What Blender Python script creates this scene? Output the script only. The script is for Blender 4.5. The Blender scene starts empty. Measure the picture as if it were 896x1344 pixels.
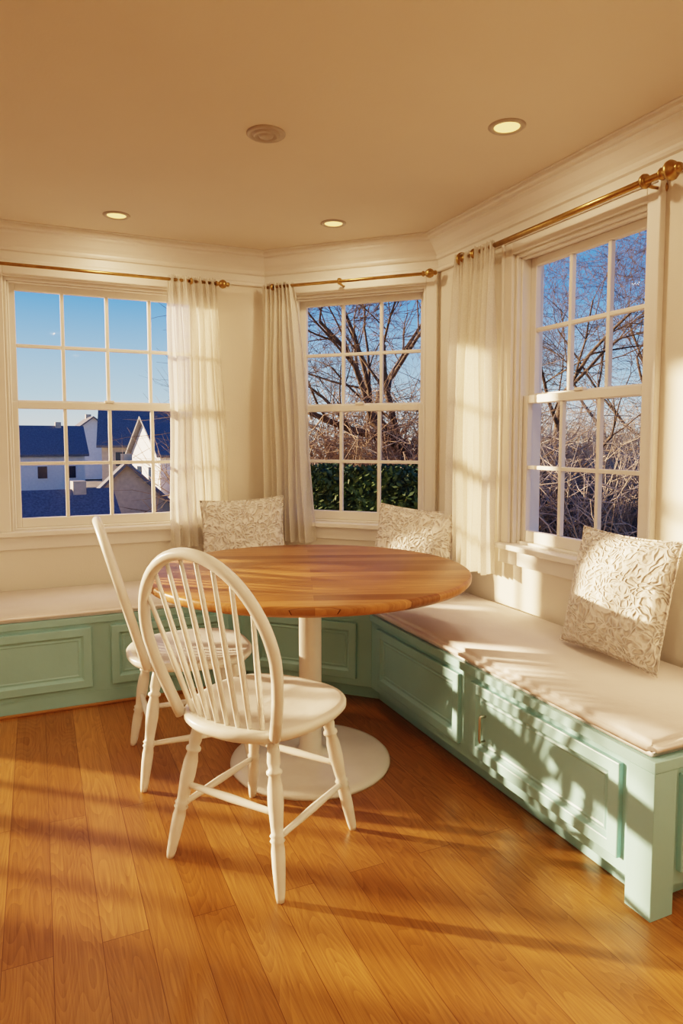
import bpy, math, random
from mathutils import Vector, Matrix
random.seed(7)
scene = bpy.context.scene
pi = math.pi

# ------------------------------------------------------------------ mesh builder
class MB:
    def __init__(self):
        self.v=[]; self.f=[]; self.m=[]; self.s=[]
    def add(self, vs, fs, mat=0, smooth=False, M=None):
        o=len(self.v)
        for p in vs:
            p=Vector(p)
            if M is not None: p=M@p
            self.v.append(p)
        for f in fs:
            self.f.append([i+o for i in f]); self.m.append(mat); self.s.append(smooth)
    def box(self,x0,x1,y0,y1,z0,z1,mat=0,M=None):
        vs=[(x0,y0,z0),(x1,y0,z0),(x1,y1,z0),(x0,y1,z0),(x0,y0,z1),(x1,y0,z1),(x1,y1,z1),(x0,y1,z1)]
        fs=[(0,3,2,1),(4,5,6,7),(0,1,5,4),(1,2,6,5),(2,3,7,6),(3,0,4,7)]
        self.add(vs,fs,mat,False,M)
    def prism(self,poly,z0,z1,mat=0,M=None):
        # poly counter-clockwise
        n=len(poly)
        a=sum(poly[i][0]*poly[(i+1)%n][1]-poly[(i+1)%n][0]*poly[i][1] for i in range(n))
        if a<0: poly=poly[::-1]
        vs=[(p[0],p[1],z0) for p in poly]+[(p[0],p[1],z1) for p in poly]
        fs=[tuple(range(n-1,-1,-1)),tuple(range(n,2*n))]+[(i,(i+1)%n,n+(i+1)%n,n+i) for i in range(n)]
        self.add(vs,fs,mat,False,M)
    def tube(self,pts,radii,seg=12,mat=0,M=None,caps=True,smooth=True):
        pts=[Vector(p) for p in pts]; n=len(pts)
        if not hasattr(radii,'__len__'): radii=[radii]*n
        t0=(pts[1]-pts[0]).normalized()
        up=Vector((0,0,1)) if abs(t0.z)<.9 else Vector((1,0,0))
        nx=t0.cross(up).normalized(); vs=[]; prev=t0
        for i in range(n):
            if i==0: t=t0
            elif i==n-1: t=(pts[i]-pts[i-1]).normalized()
            else: t=((pts[i+1]-pts[i]).normalized()+(pts[i]-pts[i-1]).normalized()).normalized()
            q=prev.rotation_difference(t); nx=(q@nx).normalized(); prev=t
            b=t.cross(nx).normalized()
            for k in range(seg):
                a=2*pi*k/seg
                vs.append(pts[i]+radii[i]*(math.cos(a)*nx+math.sin(a)*b))
        fs=[]
        for i in range(n-1):
            for k in range(seg):
                k2=(k+1)%seg
                fs.append((i*seg+k,i*seg+k2,(i+1)*seg+k2,(i+1)*seg+k))
        if caps:
            fs.append(tuple(range(seg-1,-1,-1))); fs.append(tuple((n-1)*seg+k for k in range(seg)))
        self.add(vs,fs,mat,smooth,M)
    def lathe(self,prof,seg=48,mat=0,M=None,smooth=True):
        vs=[];fs=[];n=len(prof)
        for r,z in prof:
            for k in range(seg):
                a=2*pi*k/seg; vs.append((max(r,1e-5)*math.cos(a),max(r,1e-5)*math.sin(a),z))
        for i in range(n-1):
            for k in range(seg):
                k2=(k+1)%seg
                fs.append((i*seg+k,i*seg+k2,(i+1)*seg+k2,(i+1)*seg+k))
        self.add(vs,fs,mat,smooth,M)
    def build(self,name,mats,M=None,parent=None,bevel=0,bseg=2,autosmooth=False,weld=False):
        me=bpy.data.meshes.new(name)
        me.from_pydata([tuple(p) for p in self.v],[],self.f)
        for m in mats: me.materials.append(m)
        for i,p in enumerate(me.polygons):
            p.material_index=self.m[i]; p.use_smooth=self.s[i]
        me.update()
        ob=bpy.data.objects.new(name,me); scene.collection.objects.link(ob)
        if M is not None: ob.matrix_world=M
        if parent: ob.parent=parent
        if bevel:
            b=ob.modifiers.new('bev','BEVEL'); b.width=bevel; b.segments=bseg; b.limit_method='ANGLE'; b.angle_limit=math.radians(40)
        return ob

# ------------------------------------------------------------------ materials
def newmat(name):
    m=bpy.data.materials.new(name); m.use_nodes=True
    nt=m.node_tree; nt.nodes.clear()
    out=nt.nodes.new('ShaderNodeOutputMaterial')
    return m,nt,out
def N(nt,t,**kw):
    n=nt.nodes.new(t)
    for k,v in kw.items(): setattr(n,k,v)
    return n
def simple(name,col,rough=.5,var=.04,scale=8,bump=0,bscale=60,metal=0,spec=.5,coat=0):
    m,nt,out=newmat(name); L=nt.links.new
    p=N(nt,'ShaderNodeBsdfPrincipled'); L(p.outputs[0],out.inputs[0])
    p.inputs['Roughness'].default_value=rough; p.inputs['Metallic'].default_value=metal
    p.inputs['Specular IOR Level'].default_value=spec; p.inputs['Coat Weight'].default_value=coat
    tc=N(nt,'ShaderNodeTexCoord'); no=N(nt,'ShaderNodeTexNoise'); no.inputs['Scale'].default_value=scale
    no.inputs['Detail'].default_value=4
    L(tc.outputs['Object'],no.inputs['Vector'])
    r=N(nt,'ShaderNodeValToRGB'); L(no.outputs[0],r.inputs[0])
    r.color_ramp.elements[0].position=.3; r.color_ramp.elements[1].position=.7
    r.color_ramp.elements[0].color=[c*(1-var) for c in col]+[1]; r.color_ramp.elements[1].color=[min(1,c*(1+var)) for c in col]+[1]
    L(r.outputs[0],p.inputs['Base Color'])
    if bump:
        n2=N(nt,'ShaderNodeTexNoise'); n2.inputs['Scale'].default_value=bscale; n2.inputs['Detail'].default_value=5
        L(tc.outputs['Object'],n2.inputs['Vector'])
        b=N(nt,'ShaderNodeBump'); b.inputs['Strength'].default_value=bump; b.inputs['Distance'].default_value=.01
        L(n2.outputs[0],b.inputs['Height']); L(b.outputs[0],p.inputs['Normal'])
    return m

M_wall=simple('wall_paint',(.82,.765,.67),.6,.02,3,.08,120)
M_ceil=simple('ceiling_paint',(.74,.655,.54),.75,.02,2,.05,90)
M_trim=simple('trim_paint',(.85,.81,.745),.38,.015,5,.03,40)
M_mint=simple('mint_paint',(.335,.60,.60),.38,.03,5,.04,60)
M_white=simple('white_enamel',(.87,.84,.78),.3,.03,12,.04,50,coat=.2)
M_brass=simple('aged_brass',(.44,.29,.12),.35,.15,30,.05,80,metal=1)
M_metal=simple('nickel',(.6,.55,.45),.3,.05,30,metal=1)
M_vent=simple('vent_enamel',(.48,.42,.35),.35,.05,30)
M_cush=simple('cushion_cotton',(.87,.81,.78),.9,.03,6,.5,7)
M_bark=simple('bark',(.14,.10,.07),.9,.3,20)
M_twig=simple('dry_twigs',(.36,.26,.18),.9,.35,3)
M_twig2=simple('sunlit_twigs',(.48,.40,.32),.9,.35,3)  # paler twig tone: sunlight on the brush put into the colour
M_leaf=simple('hedge_leaves',(.06,.10,.035),.5,.6,5)
M_shingle=simple('roof_shingles',(.18,.18,.19),.8,.25,12)
M_siding=simple('house_siding',(.78,.78,.77),.7,.05,5)
M_siding2=simple('tan_siding',(.55,.47,.37),.7,.1,5)
M_dark=simple('dark_glass',(.03,.05,.08),.15,.1,5)
M_grass=simple('dry_ground',(.34,.28,.19),.95,.35,1.2)
M_shoe=simple('shoe_moulding_wood',(.42,.22,.08),.4,.1,12)

def emis(name,col,st):
    m,nt,out=newmat(name); e=N(nt,'ShaderNodeEmission'); e.inputs[0].default_value=(*col,1); e.inputs[1].default_value=st
    nt.links.new(e.outputs[0],out.inputs[0]); return m
M_bulb=emis('lamp_diffuser',(1,.56,.17),2.2)

def glassmat():
    m,nt,out=newmat('window_glass'); L=nt.links.new
    t=N(nt,'ShaderNodeBsdfTransparent'); g=N(nt,'ShaderNodeBsdfGlossy'); g.inputs['Roughness'].default_value=.02
    fr=N(nt,'ShaderNodeFresnel'); fr.inputs[0].default_value=1.45
    mu=N(nt,'ShaderNodeMath',operation='MULTIPLY'); mu.inputs[1].default_value=.08
    mx=N(nt,'ShaderNodeMixShader'); L(fr.outputs[0],mu.inputs[0]); L(mu.outputs[0],mx.inputs[0]); L(t.outputs[0],mx.inputs[1]); L(g.outputs[0],mx.inputs[2])
    L(mx.outputs[0],out.inputs[0]); return m
M_glass=glassmat()

def sheer():
    m,nt,out=newmat('sheer_cotton'); L=nt.links.new
    d=N(nt,'ShaderNodeBsdfDiffuse'); d.inputs[0].default_value=(.90,.87,.81,1)
    t=N(nt,'ShaderNodeBsdfTranslucent'); t.inputs[0].default_value=(.92,.88,.80,1)
    tr=N(nt,'ShaderNodeBsdfTransparent')
    m1=N(nt,'ShaderNodeMixShader'); m1.inputs[0].default_value=.5
    m2=N(nt,'ShaderNodeMixShader')
    tc=N(nt,'ShaderNodeTexCoord'); no=N(nt,'ShaderNodeTexNoise'); no.inputs['Scale'].default_value=160
    L(tc.outputs['Object'],no.inputs['Vector'])
    mr=N(nt,'ShaderNodeMapRange'); mr.inputs[3].default_value=.08; mr.inputs[4].default_value=.3
    L(no.outputs[0],mr.inputs[0]); L(mr.outputs[0],m2.inputs[0])
    L(d.outputs[0],m1.inputs[1]); L(t.outputs[0],m1.inputs[2]); L(m1.outputs[0],m2.inputs[1]); L(tr.outputs[0],m2.inputs[2])
    L(m2.outputs[0],out.inputs[0]); return m
M_sheer=sheer()

def planks(name,c_dark,c_light,bw,rh,rotz,rough,grain=(2.5,55,1),mortar=.0012,coat=.0,g_lo=.62,knots=True,ring=.3,rings_n=14,ringscale=.09,spec=.5):
    m,nt,out=newmat(name); L=nt.links.new
    p=N(nt,'ShaderNodeBsdfPrincipled'); L(p.outputs[0],out.inputs[0]); p.inputs['Coat Weight'].default_value=coat
    p.inputs['Coat Roughness'].default_value=.15; p.inputs['Specular IOR Level'].default_value=spec
    tc=N(nt,'ShaderNodeTexCoord'); mp=N(nt,'ShaderNodeMapping'); mp.inputs['Rotation'].default_value=(0,0,rotz)
    L(tc.outputs['Object'],mp.inputs[0])
    br=N(nt,'ShaderNodeTexBrick'); br.offset=.37; br.offset_frequency=2
    br.inputs['Scale'].default_value=1; br.inputs['Brick Width'].default_value=bw; br.inputs['Row Height'].default_value=rh
    br.inputs['Mortar Size'].default_value=mortar; br.inputs['Mortar Smooth'].default_value=.3
    br.inputs['Color1'].default_value=(0,0,0,1); br.inputs['Color2'].default_value=(1,1,1,1); br.inputs['Mortar'].default_value=(.5,.5,.5,1)
    L(mp.outputs[0],br.inputs['Vector'])
    sc=N(nt,'ShaderNodeMapping'); sc.inputs['Scale'].default_value=grain; L(mp.outputs[0],sc.inputs[0])
    w=N(nt,'ShaderNodeMath',operation='MULTIPLY'); w.inputs[1].default_value=37; L(br.outputs['Color'],w.inputs[0])
    n1=N(nt,'ShaderNodeTexNoise',noise_dimensions='4D'); n1.inputs['Scale'].default_value=1; n1.inputs['Detail'].default_value=6; n1.inputs['Roughness'].default_value=.75; n1.inputs['Distortion'].default_value=.2
    L(sc.outputs[0],n1.inputs['Vector']); L(w.outputs[0],n1.inputs['W'])
    # cathedral grain: contour lines of a stretched noise
    sc2=N(nt,'ShaderNodeMapping'); sc2.inputs['Scale'].default_value=(grain[0]*.35,grain[1]*ringscale,1); L(mp.outputs[0],sc2.inputs[0])
    n2=N(nt,'ShaderNodeTexNoise',noise_dimensions='4D'); n2.inputs['Scale'].default_value=1; n2.inputs['Detail'].default_value=1.0
    L(sc2.outputs[0],n2.inputs['Vector']); L(w.outputs[0],n2.inputs['W'])
    m9=N(nt,'ShaderNodeMath',operation='MULTIPLY'); m9.inputs[1].default_value=rings_n*2; L(n2.outputs[0],m9.inputs[0])
    fr=N(nt,'ShaderNodeMath',operation='FRACT'); L(m9.outputs[0],fr.inputs[0])
    mixg=N(nt,'ShaderNodeMix',data_type='FLOAT'); mixg.inputs[0].default_value=ring
    L(n1.outputs[0],mixg.inputs[2]); L(fr.outputs[0],mixg.inputs[3])
    base=N(nt,'ShaderNodeMix',data_type='RGBA'); base.inputs[6].default_value=(*c_dark,1); base.inputs[7].default_value=(*c_light,1)
    L(br.outputs['Color'],base.inputs[0])
    r=N(nt,'ShaderNodeValToRGB'); r.color_ramp.elements[0].position=.3; r.color_ramp.elements[1].position=.64
    r.color_ramp.elements[0].color=(g_lo,g_lo*.93,g_lo*.85,1); r.color_ramp.elements[1].color=(1.12,1.1,1.05,1)
    L(mixg.outputs[0],r.inputs[0])
    mul=N(nt,'ShaderNodeMix',data_type='RGBA',blend_type='MULTIPLY'); mul.inputs[0].default_value=1
    L(base.outputs[2],mul.inputs[6]); L(r.outputs[0],mul.inputs[7])
    last=mul.outputs[2]
    if knots:
        vo=N(nt,'ShaderNodeTexVoronoi'); vo.inputs['Scale'].default_value=1.3
        sc3=N(nt,'ShaderNodeMapping'); sc3.inputs['Scale'].default_value=(1,1.7,1); L(mp.outputs[0],sc3.inputs[0])
        nd=N(nt,'ShaderNodeTexNoise'); nd.inputs['Scale'].default_value=30; L(mp.outputs[0],nd.inputs['Vector'])
        ad=N(nt,'ShaderNodeMix',data_type='RGBA',blend_type='ADD'); ad.inputs[0].default_value=.04
        L(sc3.outputs[0],ad.inputs[6]); L(nd.outputs['Color'],ad.inputs[7]); L(ad.outputs[2],vo.inputs['Vector'])
        kr=N(nt,'ShaderNodeValToRGB'); kr.color_ramp.elements[0].position=.012; kr.color_ramp.elements[1].position=.045
        kr.color_ramp.elements[0].color=(.3,.22,.15,1); kr.color_ramp.elements[1].color=(1,1,1,1)
        L(vo.outputs['Distance'],kr.inputs[0])
        mk=N(nt,'ShaderNodeMix',data_type='RGBA',blend_type='MULTIPLY'); mk.inputs[0].default_value=1
        L(last,mk.inputs[6]); L(kr.outputs[0],mk.inputs[7]); last=mk.outputs[2]
    mo=N(nt,'ShaderNodeMix',data_type='RGBA'); L(br.outputs['Fac'],mo.inputs[0]); L(last,mo.inputs[6]); mo.inputs[7].default_value=(c_dark[0]*.45,c_dark[1]*.4,c_dark[2]*.4,1)
    L(mo.outputs[2],p.inputs['Base Color'])
    rr=N(nt,'ShaderNodeMapRange'); rr.inputs[3].default_value=rough+.08; rr.inputs[4].default_value=rough-.05
    L(n1.outputs[0],rr.inputs[0]); L(rr.outputs[0],p.inputs['Roughness'])
    b=N(nt,'ShaderNodeBump'); b.inputs['Strength'].default_value=.15; b.inputs['Distance'].default_value=.003
    L(mixg.outputs[0],b.inputs['Height']); L(b.outputs[0],p.inputs['Normal'])
    return m
M_floor=planks('oak_floor',(.32,.145,.042),(.45,.225,.075),1.7,.112,pi/2,.31,grain=(4,150,1),mortar=.0010,ring=.15,rings_n=13,ringscale=.07,g_lo=.60)
M_table=planks('walnut_plank_top',(.25,.11,.038),(.50,.25,.10),3.0,.075,math.radians(20),.38,grain=(2.2,90,1),mortar=.0003,coat=.0,knots=False,ring=.1,g_lo=.62,spec=.32)

def pillowmat():
    m,nt,out=newmat('embroidered_pillow'); L=nt.links.new
    p=N(nt,'ShaderNodeBsdfPrincipled'); L(p.outputs[0],out.inputs[0]); p.inputs['Roughness'].default_value=.85
    tc=N(nt,'ShaderNodeTexCoord')
    no=N(nt,'ShaderNodeTexNoise'); no.inputs['Scale'].default_value=9; no.inputs['Detail'].default_value=2
    L(tc.outputs['Object'],no.inputs['Vector'])
    ad=N(nt,'ShaderNodeMix',data_type='RGBA',blend_type='ADD'); ad.inputs[0].default_value=.2
    L(tc.outputs['Object'],ad.inputs[6]); L(no.outputs['Color'],ad.inputs[7])
    vo=N(nt,'ShaderNodeTexVoronoi',feature='DISTANCE_TO_EDGE'); vo.inputs['Scale'].default_value=38
    L(ad.outputs[2],vo.inputs['Vector'])
    r=N(nt,'ShaderNodeValToRGB'); r.color_ramp.elements[0].position=.05; r.color_ramp.elements[1].position=.3
    r.color_ramp.elements[0].color=(1,1,1,1); r.color_ramp.elements[1].color=(0,0,0,1)
    L(vo.outputs['Distance'],r.inputs[0])
    c=N(nt,'ShaderNodeMix',data_type='RGBA'); c.inputs[6].default_value=(.72,.64,.56,1); c.inputs[7].default_value=(.89,.84,.78,1)
    L(r.outputs[0],c.inputs[0]); L(c.outputs[2],p.inputs['Base Color'])
    b=N(nt,'ShaderNodeBump'); b.inputs['Strength'].default_value=.9; b.inputs['Distance'].default_value=.010
    L(r.outputs[0],b.inputs['Height']); L(b.outputs[0],p.inputs['Normal'])
    return m
M_pillow=pillowmat()

# ------------------------------------------------------------------ room shell
H=2.31
XL,XR,YB,YF=-3.0,1.98,-2.5,3.9
C1=(1.247,3.9); C2=(1.98,3.167)
TH=.14
def wallframe(o,ang): return Matrix.Translation((o[0],o[1],0))@Matrix.Rotation(ang,4,'Z')
W_L=wallframe((XL,YF),0); W_M=wallframe(C1,-pi/4); W_R=wallframe(C2,-pi/2)
W_B=wallframe((XR,YB),pi); W_S=wallframe((XL,YB),pi/2)
def wall(name,F,length,holes,ext0=0,ext1=0):
    mb=MB(); s=-ext0
    for (a,b,z0,z1) in sorted(holes):
        mb.box(s,a,0,TH,0,H+.1); 
        if z0>0: mb.box(a,b,0,TH,0,z0)
        mb.box(a,b,0,TH,z1,H+.1); s=b
    mb.box(s,length+ext1,0,TH,0,H+.1)
    return mb.build(name,[M_wall],F)
WZ0,WZ1=.765,2.06
LW=(2.87,3.87)   # left window u (-.13 .. .87)
MW=(.18,.965)
RW=(C2[1]-2.53,C2[1]-1.80)
DOOR=(.25,2.25)  # patio door u -2.75..-.75
Lm=math.hypot(C2[0]-C1[0],C2[1]-C1[1])
wall('wall_left',W_L,C1[0]-XL,[(DOOR[0],DOOR[1],.06,2.16),(LW[0],LW[1],WZ0,WZ1)],ext0=.14)
wall('wall_middle',W_M,Lm,[(MW[0],MW[1],WZ0,WZ1)])
wall('wall_right',W_R,C2[1]-YB,[(RW[0],RW[1],WZ0,WZ1)],ext1=.14)
wall('wall_back',W_B,XR-XL,[])
wall('wall_side',W_S,YF-YB,[])
mb=MB(); mb.prism([(XL-.14,YB-.14),(XR+.14,YB-.14),(XR+.14,C2[1]+.06),(C1[0]+.06,YF+.14),(XL-.14,YF+.14)],-.08,0); mb.build('floor',[M_floor])
mb=MB(); mb.prism([(XL-.14,YB-.14),(XR+.14,YB-.14),(XR+.14,C2[1]+.06),(C1[0]+.06,YF+.14),(XL-.14,YF+.14)],H,H+.1); mb.build('ceiling',[M_ceil])

# mitred mouldings around the room
def offset_poly(pts,d,closed):
    n=len(pts); out=[]
    for i in range(n):
        p=Vector(pts[i])
        def nrm(a,b):
            e=(Vector(b)-Vector(a)).normalized(); return Vector((e.y,-e.x))  # clockwise perimeter -> inside
        if closed or 0<i<n-1:
            n0=nrm(pts[i-1],pts[i]); n1=nrm(pts[i],pts[(i+1)%n])
            b=(n0+n1).normalized(); out.append(p+b*(d/b.dot(n0)))
        elif i==0: out.append(p+nrm(pts[0],pts[1])*d)
        else: out.append(p+nrm(pts[n-2],pts[n-1])*d)
    return out
def moulding(name,pts,prof,mat,closed=True):
    mb=MB(); n=len(pts); loops=[offset_poly(pts,d,closed) for d,z in prof]
    vs=[];fs=[];k=len(prof)
    for i in range(n):
        for j in range(k): vs.append((loops[j][i].x,loops[j][i].y,prof[j][1]))
    for i in range(n if closed else n-1):
        i2=(i+1)%n
        for j in range(k-1): fs.append((i*k+j,i2*k+j,i2*k+j+1,i*k+j+1))
    if not closed:
        fs.append(tuple(range(k))); fs.append(tuple((n-1)*k+j for j in range(k-1,-1,-1)))
    mb.add(vs,fs); return mb.build(name,[mat])
perim=[(XL,YF),C1,C2,(XR,YB),(XL,YB)]
moulding('trim_crown',perim,[(0,2.125),(.016,2.125),(.02,2.13),(.02,2.142),(.013,2.15),(.013,2.185),(.024,2.19),(.028,2.2),(.028,2.21),(.036,2.222),(.05,2.235),(.07,2.262),(.082,2.27),(.082,2.28),(.098,2.284),(.102,2.292),(.102,2.303),(.11,2.306),(.11,2.31)],M_trim)
moulding('baseboard_right',[(XR,1.19),(XR,YB),(XL,YB),(XL,YF),(-2.84,YF)],[(0,0),(.016,0),(.016,.1),(.01,.12),(0,.125)],M_trim,False)

# ------------------------------------------------------------------ windows
def sash(mb,s0,s1,z0,z1,y,cols,rows,st=.036,bot=.045,top=.036,mw=.009):
    t=.03
    mb.box(s0,s0+st,y,y+t,z0,z1); mb.box(s1-st,s1,y,y+t,z0,z1)
    mb.box(s0+st,s1-st,y,y+t,z0,z0+bot); mb.box(s0+st,s1-st,y,y+t,z1-top,z1)
    gw=(s1-s0-2*st)/cols; gh=(z1-z0-bot-top)/rows
    for i in range(1,cols):
        x=s0+st+i*gw; mb.box(x-mw,x+mw,y+.003,y+t-.003,z0+bot,z1-top)
    for j in range(1,rows):
        z=z0+bot+j*gh; mb.box(s0+st,s1-st,y+.004,y+t-.004,z-mw,z+mw)
    yy=y+t*.5
    mb.add([(s0+st,yy,z0+bot),(s1-st,yy,z0+bot),(s1-st,yy,z1-top),(s0+st,yy,z1-top)],[(0,1,2,3)],1)
def window(name,F,s0,s1,cols,cw0=.07,cw1=.07,apron=True):
    mb=MB(); z0,z1=WZ0,WZ1; e=.0005
    # jamb lining
    l=.012
    mb.box(s0,s0+l,0,TH+.01,z0,z1); mb.box(s1-l,s1,0,TH+.01,z0,z1); mb.box(s0+l,s1-l,0,TH+.01,z1-l,z1); mb.box(s0+l,s1-l,.02,TH+.05,z0,z0+l)
    # stops
    mb.box(s0+l,s0+l+.01,.02,.036,z0+l,z1-l); mb.box(s1-l-.01,s1-l,.02,.036,z0+l,z1-l); mb.box(s0+l,s1-l,.02,.036,z1-l-.01,z1-l)
    zm=1.42
    sash(mb,s0+l,s1-l,z0+l,zm+.018,.04,cols,2,bot=.05)
    sash(mb,s0+l,s1-l,zm-.018,z1-l,.075,cols,2)
    # sash lock
    mb.box((s0+s1)/2-.025,(s0+s1)/2+.025,.035,.06,zm+.018,zm+.032)
    # casing with back band
    mb.box(s0-cw0+.014,s0-.004,-.018,-.0005,z0,z1+.056); mb.box(s1+.004,s1+cw1-.014,-.018,-.0005,z0,z1+.056)
    mb.box(s0-cw0,s0-cw0+.014,-.028,-.0005,z0,z1+.07); mb.box(s1+cw1-.014,s1+cw1,-.028,-.0005,z0,z1+.07)
    mb.box(s0-.004,s1+.004,-.018,-.0005,z1+.004,z1+.056); mb.box(s0-cw0+.014,s1+cw1-.014,-.028,-.0005,z1+.056,z1+.07)
    # stool and apron
    mb.box(s0-cw0-.01,s1+cw1+.01,-.055,-.0005,z0-.024,z0)
    mb.box(s0+.001,s1-.001,-.0005,.036,z0-.024,z0+.0005)
    mb.box(s0-cw0,s1+cw1,-.018,-.0005,z0-.095,z0-.024)
    return mb.build(name,[M_trim,M_glass],F,bevel=.0025,bseg=1)
window('window_1',W_L,*LW,4)
window('window_2',W_M,*MW,3,cw0=.07,cw1=.066)
window('window_3',W_R,*RW,3)
# patio door (off to the left)
mb=MB()
s0,s1=DOOR; mb.box(s0-.07,s0,-.018,0,.0,2.23); mb.box(s1,s1+.07,-.018,0,.0,2.23); mb.box(s0,s1,-.018,0,2.16,2.23)
mb.box(s0,s1,0,TH,.0,.06)
third=(s1-s0)/3
for k in range(3):
    sash(mb,s0+k*third+.005,s0+(k+1)*third-.005,.065,2.15,.05,2,4,st=.045,bot=.07,top=.05,mw=.014)
mb.build('door_1',[M_trim,M_glass],W_L)

# ------------------------------------------------------------------ built-in bench
FV,FU=3.31,1.41; fc1=(.92,3.31); fc2=(1.41,2.82); BE=1.21; BL=-.62; g=.002
ZT=.425
mb=MB()
def benchpoly(d):  # recess d
    k=d*math.tan(math.radians(22.5))
    return dict(
     left=[(BL+d,FV+d),(fc1[0]+k,FV+d),(C1[0],YF-g),(BL+d,YF-g)],
     mid=[(fc1[0]+k,FV+d),(FU+d,fc2[1]+k),(XR-g,C2[1]),(C1[0],YF-g)],
     right=[(FU+d,fc2[1]+k),(FU+d,BE+d),(XR-g,BE+d),(XR-g,C2[1])])
for k,p in benchpoly(0).items(): mb.prism(p,.07,ZT-.03)
for k,p in benchpoly(.05).items(): mb.prism(p,0,.07)
mb.box(BL,fc1[0],FV,FV+.04,0,.07)   # left front runs down to the floor
# top rail lip
for k,p in benchpoly(-.012).items(): mb.prism(p,ZT-.03,ZT)
def rings(mb,F,x0,x1,z0,z1,levels):
    vs=[];fs=[]
    for ins,y in levels: vs+=[(x0+ins,y,z0+ins),(x1-ins,y,z0+ins),(x1-ins,y,z1-ins),(x0+ins,y,z1-ins)]
    n=len(levels)
    for i in range(n-1):
        for k in range(4):
            k2=(k+1)%4; fs.append((i*4+k,i*4+k2,(i+1)*4+k2,(i+1)*4+k))
    fs.append(tuple((n-1)*4+k for k in range(4)))
    mb.add(vs,fs,0,False,F)
lev=[(0,.0),(0,-.014),(.002,-.016),(.036,-.016),(.040,-.010),(.046,-.004),(.05,-.003),(.056,-.006),(.062,-.003)]
F_L=wallframe((0,FV),0); F_M=wallframe(fc1,-pi/4); F_R=wallframe((FU,0),-pi/2)
def PR(v0,v1): rings(mb,F_R,-v0,-v1,.11,.375,lev)
rings(mb,F_L,-.52,.205,.095,.375,lev); rings(mb,F_L,.29,.85,.095,.375,lev)
rings(mb,F_M,.07,.62,.105,.375,lev)
PR(2.74,2.075); PR(2.0,1.31)
F_E=wallframe((FU,BE),0); rings(mb,F_E,.09,.5,.11,.375,lev)
# corner post at the near end
mb.box(FU-.010,FU+.07,BE-.010,BE+.075,0,ZT-.031)
bench=mb.build('window_bench',[M_mint],bevel=.002,bseg=1)
# door pull + hinges as parts
mb=MB()
mb.tube([(FU-.016,1.905,.28),(FU-.036,1.905,.28),(FU-.038,1.905,.272),(FU-.038,1.905,.198),(FU-.036,1.905,.19),(FU-.016,1.905,.19)],.005,8)
mb.build('door_pull',[M_metal],parent=bench)
mb=MB(); mb.box(BL,fc1[0],FV-.012,FV,0,.014); mb.build('trim_shoe',[M_shoe],bevel=.004)

# cushions (soft slabs)
def cushion(name,poly,z0,th,seed,mat=M_cush):
    import bmesh
    bm=bmesh.new()
    n=len(poly)
    a=sum(poly[i][0]*poly[(i+1)%n][1]-poly[(i+1)%n][0]*poly[i][1] for i in range(n))
    if a<0: poly=poly[::-1]
    bot=[bm.verts.new((p[0],p[1],z0)) for p in poly]; top=[bm.verts.new((p[0],p[1],z0+th)) for p in poly]
    bm.faces.new(bot[::-1]); bm.faces.new(top)
    for i in range(n): bm.faces.new((bot[i],bot[(i+1)%n],top[(i+1)%n],top[i]))
    bmesh.ops.bevel(bm,geom=list(bm.edges),offset=th*.38,segments=3,affect='EDGES')
    for f in bm.faces: f.smooth=True
    me=bpy.data.meshes.new(name); bm.to_mesh(me); bm.free(); me.materials.append(mat)
    ob=bpy.data.objects.new(name,me); scene.collection.objects.link(ob); return ob
q=.004
cushion('bench_cushion',[(BL+.01,FV-.008),(fc1[0]-.003,FV-.008),(C1[0]-.006,YF-.022),(BL+.01,YF-.022)],ZT+.001,.035,1)
cushion('bench_cushion',[(fc1[0]+.004,FV-.012),(FU-.012,fc2[1]+.004),(XR-.022,C2[1]-.01),(C1[0]+.002,YF-.026)],ZT+.001,.038,2)
cushion('bench_cushion',[(FU-.016,fc2[1]-.004),(FU-.016,BE-.005),(XR-.005,BE-.005),(XR-.022,C2[1]-.018)],ZT+.001,.05,3)

# ------------------------------------------------------------------ pillows
def pillow(name,size,th,center,normal_az,tilt,roll):
    n=36; vs=[];fs=[]
    def P(i,j,side):
        x=-1+2*i/n; y=-1+2*j/n
        X=x*(1-.06*(1-y*y)*abs(x)**2); Y=y*(1-.06*(1-x*x)*abs(y)**2)
        h=((1-abs(x)**2.6)*(1-abs(y)**2.6))**.62
        h*=1+.05*math.sin(3*x+center[0]*9)+.05*math.cos(4*y+x*2)
        return (X*size/2,-side*h*th/2,Y*size/2)
    idx={}
    for side in (1,-1):
        for i in range(n+1):
            for j in range(n+1):
                e=i in(0,n) or j in(0,n)
                key=(i,j,0 if e else side)
                if key not in idx:
                    idx[key]=len(vs); vs.append(P(i,j,side))
    for side in (1,-1):
        for i in range(n):
            for j in range(n):
                k=[idx[(a,b,0 if (a in(0,n) or b in(0,n)) else side)] for a,b in((i,j),(i+1,j),(i+1,j+1),(i,j+1))]
                fs.append(k if side==1 else k[::-1])
    mb=MB(); mb.add(vs,fs,0,True)
    # piping
    pts=[]
    for i in range(n): pts.append(P(i,0,1))
    for i in range(n): pts.append(P(n,i,1))
    for i in range(n): pts.append(P(n-i,n,1))
    for i in range(n+1): pts.append(P(0,n-i,1))
    mb.tube(pts,.004,6,0,caps=False)
    M=Matrix.Translation(center)@Matrix.Rotation(normal_az+pi/2,4,'Z')@Matrix.Rotation(-tilt,4,'X')@Matrix.Rotation(roll,4,'Y')
    return mb.build(name,[M_pillow],M)
R=math.radians
pillow('throw_pillow',.46,.14,(1.03,3.64,.69),R(-108),R(14),R(-3))
pillow('throw_pillow',.43,.13,(1.72,2.99,.685),R(218),R(16),R(4))
pillow('throw_pillow',.435,.16,(1.825,1.745,.700),R(180),R(13),R(0.5))

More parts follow.
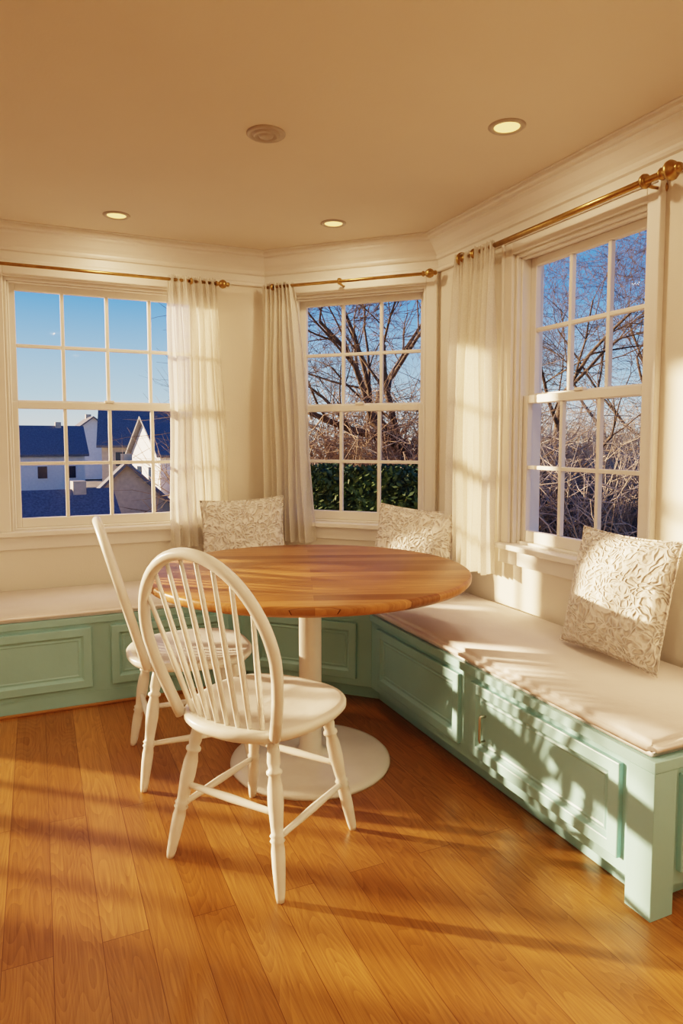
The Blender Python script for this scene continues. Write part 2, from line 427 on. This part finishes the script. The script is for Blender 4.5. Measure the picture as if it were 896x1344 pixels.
# ------------------------------------------------------------------ curtains + rods
def curtain(name,F,s0t,s1t,s0b,s1b,zb,seed,yc=-.085):
    rnd=random.Random(seed); nx,nz=190,36; zt=2.125
    ph=[rnd.random()*6.28 for _ in range(6)]
    mb=MB(); vs=[];fs=[]
    for j in range(nz+1):
        w=j/nz; z=zt+(zb-zt)*w
        for i in range(nx+1):
            u=i/nx
            uu=u+.022*math.sin(6.28*2.3*u+ph[0]+w*1.2)
            a=s0t+(s1t-s0t)*uu; b=s0b+(s1b-s0b)*uu; e=w**.7
            s=a+(b-a)*e
            amp=.014+.022*min(1,w*3)
            y=amp*(math.sin(6.28*7.5*uu+ph[1])*.95+.3*math.sin(6.28*15*uu+ph[2]+w*.8)+.35*math.sin(6.28*4*uu+ph[3]+w*1.5))
            if w<.06: y*=.8; y+=.006*math.sin(6.28*40*u+ph[4])
            zz=z+(.006*math.sin(6.28*22*u+ph[5]) if j==0 else 0)
            vs.append((s+.005*math.sin(9*w+6*u+ph[4]),yc+y,zz))
    for j in range(nz):
        for i in range(nx):
            a=j*(nx+1)+i; fs.append((a,a+nx+1,a+nx+2,a+1))
    mb.add(vs,fs,0,True); return mb.build(name,[M_sheer],F)
curtain('sheer_curtain',W_L,3.665,3.93,3.66,4.02,.645,1,yc=-.09)
curtain('sheer_curtain',W_M,.035,.22,.02,.34,.655,2,yc=-.085)
curtain('sheer_curtain',W_R,.31,.60,.29,.62,.62,3,yc=-.09)

def rod(name,F,s0,s1,ends,brk,big=1.0):
    mb=MB(); y=-.085; z=2.105
    mb.tube([(s0,y,z),(s1,y,z)],.0085*big,12)
    for s,d in ends:
        R0=Matrix.Translation((s,y,z))@Matrix.Rotation(pi/2*d,4,'Y')
        mb.lathe([(.0,-.006),(.013*big,-.006),(.015*big,0),(.011*big,.006),(.009*big,.01),(.018*big,.018),(.024*big,.03),(.024*big,.038),(.018*big,.05),(.010*big,.056),(.013*big,.062),(.010*big,.07),(0,.074)],20,M=R0)
    for s in brk:
        mb.tube([(s,-.002,z-.012),(s,-.05,z-.014),(s,y,z-.010)],.006,8)
        mb.lathe([(.0,0),(.022,0),(.022,.006),(.014,.01),(0,.01)],20,M=Matrix.Translation((s,0,z-.012))@Matrix.Rotation(pi/2,4,'X'))
        mb.lathe([(.010,-.008),(.0165*big,-.008),(.0185*big,0),(.0165*big,.008),(.010,.008)],18,M=Matrix.Translation((s,y,z))@Matrix.Rotation(pi/2,4,'Y'))
    return mb.build(name,[M_brass],F)
rod('curtain_rod',W_L,2.6,3.94,[(3.94,1),(2.6,-1)],[3.80,2.72])
rod('curtain_rod',W_M,.045,.97,[(.97,1)],[.09,.50])
rod('curtain_rod',W_R,.37,1.49,[(1.49,1),(.37,-1)],[.44,1.42],1.35)

# ------------------------------------------------------------------ ceiling fittings
def downlight(x,y,power=5):
    e=bpy.data.objects.new('recessed_or_fill_light',None); scene.collection.objects.link(e); e.location=(x,y,H)
    mb=MB()
    mb.lathe([(.044,.0),(.044,-.003),(.05,-.007),(.058,-.006),(.064,-.001),(.064,0)],40)
    mb.build('trim_ring',[M_vent],parent=e)
    mb=MB(); mb.lathe([(.044,-.002),(.03,-.0015),(.0,-.0012)],32); mb.build('diffuser',[M_bulb],parent=e)
    ld=bpy.data.lights.new('lamp','AREA'); ld.shape='DISK'; ld.size=.09; ld.energy=power; ld.color=(1,.72,.46)
    lo=bpy.data.objects.new('lamp',ld); scene.collection.objects.link(lo); lo.parent=e; lo.location=(0,0,.0005-.012)
downlight(1.506,1.987,4); downlight(.381,3.50,4); downlight(1.377,3.19,4)
for x,y in ((-1.2,2.4),(-1.2,.6),(.2,.5),(1.4,.3),(-1.2,-1.4),(.5,-1.3)): downlight(x,y,8)  # unseen fill lamps, added out of view to brighten the room warmly
mb=MB(); mb.lathe([(.068,0),(.068,-.004),(.062,-.008),(.052,-.006),(.048,-.003),(.044,-.010),(.036,-.013),(.03,-.004),(.024,-.012),(.016,-.016),(0,-.017)],40)
mb.build('ceiling_vent',[M_vent],Matrix.Translation((.767,2.374,H)))

# ------------------------------------------------------------------ dining table
T=Matrix.Translation((.935,2.395,0))
mb=MB()
r=.605
mb.lathe([(0,.712),(r-.03,.712),(r-.010,.716),(r-.001,.726),(r,.740),(r-.003,.746),(r-.009,.75),(0,.75)],96,0)
mb.lathe([(.0,.712),(.16,.712),(.16,.702),(.05,.69),(.043,.68),(.043,.06),(.05,.045),(.075,.036),(.12,.032),(.28,.022),(.3,.018),(.308,.010),(.308,0),(0,0)],72,1)
mb.build('dining_table',[M_table,M_white],T)

# ------------------------------------------------------------------ windsor chairs
def chair(x,y,ang):
    e=bpy.data.objects.new('dining_chair',None); scene.collection.objects.link(e)
    e.location=(x,y,0); e.rotation_euler=(0,0,ang)
    # seat
    mb=MB(); seg=64; vs=[];fs=[]
    def outline(a):
        c,s=math.cos(a),math.sin(a)
        rx=.232; ry=.226
        n=2.5; rr=(abs(c/rx)**n+abs(s/ry)**n)**(-1/n)
        xx=rr*c; yy=rr*s*(1+.10*(c))
        return xx,yy
    levels=[(.0,.408,0),(.80,.409,0),(.95,.416,0),(1.0,.430,0),(1.0,.442,0),(.975,.449,0),(.92,.4505,0),(.8,.447,1),(.6,.441,1),(.35,.4385,1),(0,.438,1)]
    for sc,z,d in levels:
        for k in range(seg):
            a=2*pi*k/seg; ox,oy=outline(a)
            zz=z
            if d: zz+= .006*math.exp(-(oy*sc/.03)**2)*(1 if ox>0 else 0)*min(1,sc*1.2)
            vs.append((ox*max(sc,.001),oy*max(sc,.001),zz))
    for i in range(len(levels)-1):
        for k in range(seg):
            k2=(k+1)%seg; fs.append((i*seg+k,i*seg+k2,(i+1)*seg+k2,(i+1)*seg+k))
    mb.add(vs,fs,0,True); mb.build('seat',[M_white],parent=e)
    prof=[(0,.0105),(.03,.013),(.06,.0145),(.2,.0185),(.30,.0195),(.345,.017),(.36,.0215),(.375,.0165),(.39,.0215),(.405,.0165),(.45,.018),(.58,.0225),(.68,.0215),(.745,.016),(.76,.0225),(.775,.0225),(.79,.0155),(.83,.0195),(.9,.0175),(1,.014)]
    L={}
    for i,(sx,sy) in enumerate(((1,1),(1,-1),(-1,1),(-1,-1))):
        top=Vector((.135*sx,.13*sy,.425)); bot=Vector((.20*sx,.20*sy,.0))
        L[(sx,sy)]=(bot,top)
        mb=MB(); mb.tube([bot+(top-bot)*f for f,_ in prof],[q for _,q in prof],16); mb.build('leg_%d'%(i+1),[M_white],parent=e)
    def st(a,b,fa,fb,nm):
        p=L[a][0].lerp(L[a][1],fa); q=L[b][0].lerp(L[b][1],fb)
        mb=MB(); mb.tube([p.lerp(q,t) for t in (0,.1,.3,.5,.7,.9,1)],[.008,.009,.0105,.012,.0105,.009,.008],12); mb.build(nm,[M_white],parent=e)
    st((1,1),(-1,1),.37,.37,'stretcher_1'); st((1,-1),(-1,-1),.37,.37,'stretcher_2')
    st((-1,1),(-1,-1),.52,.52,'stretcher_3'); st((1,1),(1,-1),.52,.52,'stretcher_4')
    # bow
    A,B,hc=.222,.27,.235; lean=.29
    def W(yv,h): return (-.178-lean*h, yv, .44+h)
    pts=[W(-.168,-.005),W(-.188,.06),W(-.204,.12),W(-.216,.18)]
    for k in range(0,29):
        a=pi-pi*k/28; pts.append(W(A*math.cos(a),hc+B*math.sin(a)))
    pts+=[W(.216,.18),W(.204,.12),W(.188,.06),W(.168,-.005)]
    mb=MB(); mb.tube(pts,.0165,14); mb.build('back_bow',[M_white],parent=e)
    ns=8
    mb=MB()
    for k in range(ns):
        yb=-.122+.244*k/(ns-1); yt=yb*1.5
        h=hc+B*math.sqrt(1-(yt/A)**2)
        p=Vector((-.186-.004+.02*(yb/.12)**2,yb,.44)); q=Vector(W(yt,h))
        mb.tube([p.lerp(q,t) for t in (0,.15,.4,.7,1)],[.0072,.0082,.009,.007,.0055],10)
    mb.build('back_spindles',[M_white],parent=e)
    return e
chair(.605,1.94,R(36)); chair(.515,2.60,R(-2))

# ------------------------------------------------------------------ outdoors
def sm(a,b,x):
    t=max(0,min(1,(x-a)/(b-a))); return t*t*(3-2*t)
mb=MB(); n=70; vs=[];fs=[]
def gz(x,y):
    k=sm(1.5,5.0,x-.12*(y-4)) 
    return -3.2+3.2*k-.1+.15*math.sin(x*.7)*math.cos(y*.5)-.02*max(0,y-20)*k
xs=sorted(set([round(-90+i*4,2) for i in range(0,23)]+[round(-2+i*.5,2) for i in range(0,40)]+[round(18+i*5,2) for i in range(0,18)]))
ys=sorted(set([round(-30+i*4,2) for i in range(0,9)]+[round(2+i*.6,2) for i in range(0,40)]+[round(26+i*6,2) for i in range(0,22)]))
for y in ys:
    for x in xs: 
        z=gz(x,y)
        if -4.5<x<3.2 and -4<y<4.6: z=min(z,-.8)
        vs.append((x,y,z))
w=len(xs)
for j in range(len(ys)-1):
    for i in range(w-1): fs.append((j*w+i,j*w+i+1,(j+1)*w+i+1,(j+1)*w+i))
mb.add(vs,fs,0,True); mb.build('ground',[M_grass])

def house(x,y,w,d,zb,hw,hr,rot,mw,win=True):
    mb=MB(); M=Matrix.Translation((x,y,zb))@Matrix.Rotation(rot,4,'Z')
    mb.box(-w/2,w/2,-d/2,d/2,0,hw,0)
    mb.add([(-w/2,-d/2,hw),(w/2,-d/2,hw),(w/2,d/2,hw),(-w/2,d/2,hw),(-w/2,0,hw+hr),(w/2,0,hw+hr)],[(3,0,4),(1,2,5)],0)
    o=.35; k=hr/(d/2)
    for s in (-1,1):
        a=[(-w/2-o,s*(d/2+o),hw-k*o),(w/2+o,s*(d/2+o),hw-k*o),(w/2+o,0,hw+hr),(-w/2-o,0,hw+hr)]
        b=[(p[0],p[1],p[2]+.18) for p in a]
        mb.add(a+b,[(0,1,2,3),(4,5,6,7),(0,1,5,4),(1,2,6,5),(2,3,7,6),(3,0,4,7)],1)
    mb.box(w*.2,w*.2+.5,-.3,.3,hw+hr*.6,hw+hr+.5,2)
    nwin=max(2,int(w/2.2))
    for i in range(nwin):
        for zz in ([hw*.3,hw*.72] if hw>4 else [hw*.5]):
            cx=-w/2+(i+.5)*w/nwin
            mb.box(cx-.48,cx+.48,-d/2-.05,-d/2,zz-.62,zz+.62,0); mb.box(cx-.38,cx+.38,-d/2-.08,-d/2-.04,zz-.52,zz+.52,3)
    for zz in ([hw*.35,hw*.8] if hw>4 else [hw*.6]):
        for cy in (-d/5,d/5):
            for s in (-1,1):
                mb.box(s*w/2-.06,s*w/2+.06,cy-.4,cy+.4,zz-.5,zz+.5,3)
    mb.build('house',[mw,M_shingle,M_siding2,M_dark],M)
def at(px,D):   # ground position lying in a given direction seen from the room
    t=(px-448)/900; return (D*(.407+.914*t),D*(.914-.407*t))
x,y=at(50,62); house(x,y,7.0,6,-3.2,3.3,2.3,R(4),M_siding)
x,y=at(118,80); house(x,y,4.6,8,-3.2,4.0,3.0,R(95),M_siding)
x,y=at(183,55); house(x,y,5.5,6,-3.2,4.2,2.7,R(-8),M_siding2)
x,y=at(62,27); house(x,y,4.2,4.5,-5.2,2.6,1.7,R(8),M_siding2)
x,y=at(165,36); house(x,y,4.0,4.5,-4.6,2.4,2.2,R(84),M_siding2)
x,y=at(-80,60); house(x,y,9,7,-3.2,3.6,2.3,R(10),M_siding)
x,y=at(245,48); house(x,y,6,6,-3.2,3.6,2.3,R(10),M_siding)

def tree(name,x,y,zb,hgt,seed,depth=5,r0=.16,mat=M_bark,lean=(0,0)):
    rnd=random.Random(seed); mb=MB()
    def grow(p,d,L,r,k):
        pts=[p]; rr=[r]; seg=3 if k<2 else 4
        dd=d.copy()
        for i in range(seg):
            dd=(dd+Vector((rnd.uniform(-.2,.2),rnd.uniform(-.2,.2),rnd.uniform(-.1,.12)))).normalized()
            pts.append(pts[-1]+dd*L/seg); rr.append(r*(1-.42*(i+1)/seg))
        mb.tube(pts,rr,7 if k>=4 else (5 if k>=3 else 3),caps=False)
        if k==0: return
        nc=rnd.choice((3,4)) if k>1 else 4
        for c in range(nc):
            i=rnd.randint(1,seg) if c else seg
            a=rnd.uniform(.35,1.0)
            ax=Vector((rnd.gauss(0,1),rnd.gauss(0,1),rnd.gauss(0,.5))).normalized()
            nd=(Matrix.Rotation(a,3,dd.cross(ax).normalized())@dd)
            nd=(nd+Vector((0,0,.03))).normalized()
            grow(pts[i],nd,L*rnd.uniform(.62,.84),max(rr[i]*rnd.uniform(.45,.66),.0035),k-1)
    grow(Vector((0,0,0)),Vector((lean[0],lean[1],1)).normalized(),hgt*.3,r0,depth)
    return mb.build(name,[mat],Matrix.Translation((x,y,zb)))
x,y=at(600,9.5); tree('bare_tree',x,y,-.2,7.2,3,6,.15,lean=(-.35,.1))
x,y=at(505,15); tree('bare_tree',x,y,-.4,9,11,6,.15)
x,y=at(430,20); tree('bare_tree',x,y,-2,11,5,6,.17)
x,y=at(740,13); tree('bare_tree',x,y,-.2,7.5,21,6,.11)
x,y=at(860,16); tree('bare_tree',x,y,-.2,8,31,6,.12)
x,y=at(690,22); tree('bare_tree',x,y,-.2,8,41,6,.14)
x,y=at(800,19); tree('bare_tree',x,y,-.2,10,53,6,.12)

# hedge: dense leaves around a lumpy core
rnd=random.Random(5)
mb=MB()
a0=Vector(at(385,7.6)); a1=Vector(at(610,6.6)); dr=(a1-a0); Lh=dr.length; dr.normalize(); nr=Vector((-dr.y,dr.x))
Mh=Matrix(((dr.x,nr.x,0,a0.x),(dr.y,nr.y,0,a0.y),(0,0,1,-.9),(0,0,0,1)))
def top(s): return 1.82+.07*math.sin(s*2.1)+.05*math.sin(s*5+1)
mb.box(0,Lh,-.3,.5,-2,1.62)
for i in range(15000):
    s=rnd.uniform(-.1,Lh+.1); 
    if rnd.random()<.75: yy=-.42+rnd.uniform(-.06,.1); z=rnd.uniform(.2,top(s))
    else: yy=rnd.uniform(-.45,.6); z=top(s)-.12+rnd.uniform(-.1,.1)
    c=Vector((s,yy,z)); sz=rnd.uniform(.02,.045)
    u=Vector((rnd.gauss(0,1),rnd.gauss(0,1),rnd.gauss(0,1))).normalized(); w2=u.orthogonal().normalized()*.5
    mb.add([c-u*sz,c+w2*sz,c+u*sz,c-w2*sz],[(0,1,2,3)],0)
mb.build('hedge',[M_leaf],Mh)
# brush: thickets of bare twigs
def brush(name,p0,p1,zb,h,n,seed,depth=1.2,mat=M_twig):
    rnd=random.Random(seed); mb=MB(); p0=Vector(p0);p1=Vector(p1)
    for i in range(n):
        c=p0.lerp(p1,rnd.random()); p=Vector((c.x+rnd.uniform(-depth,depth),c.y+rnd.uniform(-depth,depth),zb))
        hh=h*rnd.uniform(.55,1.05); d=Vector((rnd.gauss(0,.35),rnd.gauss(0,.35),1)).normalized()
        pts=[p]; 
        for k in range(4):
            d=(d+Vector((rnd.gauss(0,.22),rnd.gauss(0,.22),-.02*k))).normalized(); pts.append(pts[-1]+d*hh/4)
        mb.tube(pts,[.012,.010,.008,.005,.003],3,caps=False)
        for k in range(5):
            b=pts[rnd.randint(1,4)]; dd=Vector((rnd.gauss(0,.8),rnd.gauss(0,.8),rnd.gauss(.3,.5))).normalized()
            mb.tube([b,b+dd*hh*.18,b+dd*hh*.3+Vector((0,0,rnd.uniform(-.1,.12)))],[.006,.004,.002],3,caps=False)
    mb.build(name,[mat])
brush('bare_shrubs',at(380,10.5),at(620,9.5),-.8,2.75,1500,2)
brush('bare_shrubs',at(610,8.5),at(930,7.5),-.2,1.5,900,3,mat=M_twig2)
brush('bare_shrubs',at(600,17),at(960,15),-.2,2.3,1500,4,2,mat=M_twig2)

# ------------------------------------------------------------------ light
el=R(9.5); az=R(141)
sd=Vector((-math.cos(az)*math.cos(el),-math.sin(az)*math.cos(el),-math.sin(el)))
sl=bpy.data.lights.new('sun','SUN'); sl.energy=14; sl.color=(1,.69,.44); sl.angle=R(1.3)
so=bpy.data.objects.new('sun',sl); scene.collection.objects.link(so); so.rotation_euler=sd.to_track_quat('-Z','Y').to_euler(); so.location=(-8,9,5)

w=bpy.data.worlds.new('sky'); scene.world=w; w.use_nodes=True; nt=w.node_tree; nt.nodes.clear()
out=nt.nodes.new('ShaderNodeOutputWorld'); bg=nt.nodes.new('ShaderNodeBackground'); tc=nt.nodes.new('ShaderNodeTexCoord'); sp=nt.nodes.new('ShaderNodeSeparateXYZ'); cr=nt.nodes.new('ShaderNodeValToRGB')
nt.links.new(tc.outputs['Generated'],sp.inputs[0]); nt.links.new(sp.outputs[2],cr.inputs[0]); nt.links.new(cr.outputs[0],bg.inputs[0]); nt.links.new(bg.outputs[0],out.inputs[0])
cr.color_ramp.elements[0].position=0; cr.color_ramp.elements[0].color=(.74,.76,.70,1)
cr.color_ramp.elements[1].position=.5; cr.color_ramp.elements[1].color=(.04,.14,.46,1)
e=cr.color_ramp.elements.new(.06); e.color=(.44,.62,.76,1)
e=cr.color_ramp.elements.new(.2); e.color=(.11,.31,.70,1)
bg.inputs[1].default_value=1.1

# ------------------------------------------------------------------ camera
cd=bpy.data.cameras.new('camera'); cd.lens=24; cd.sensor_width=36; cd.sensor_fit='AUTO'; cd.shift_y=-.021; cd.clip_start=.05; cd.clip_end=500
co=bpy.data.objects.new('camera',cd); scene.collection.objects.link(co); co.location=(0,0,1.236); co.rotation_euler=(R(90-4.2),0,R(-24)); scene.camera=co
scene.view_settings.view_transform='Filmic'
scene.view_settings.look='High Contrast'
scene.view_settings.exposure=0.05
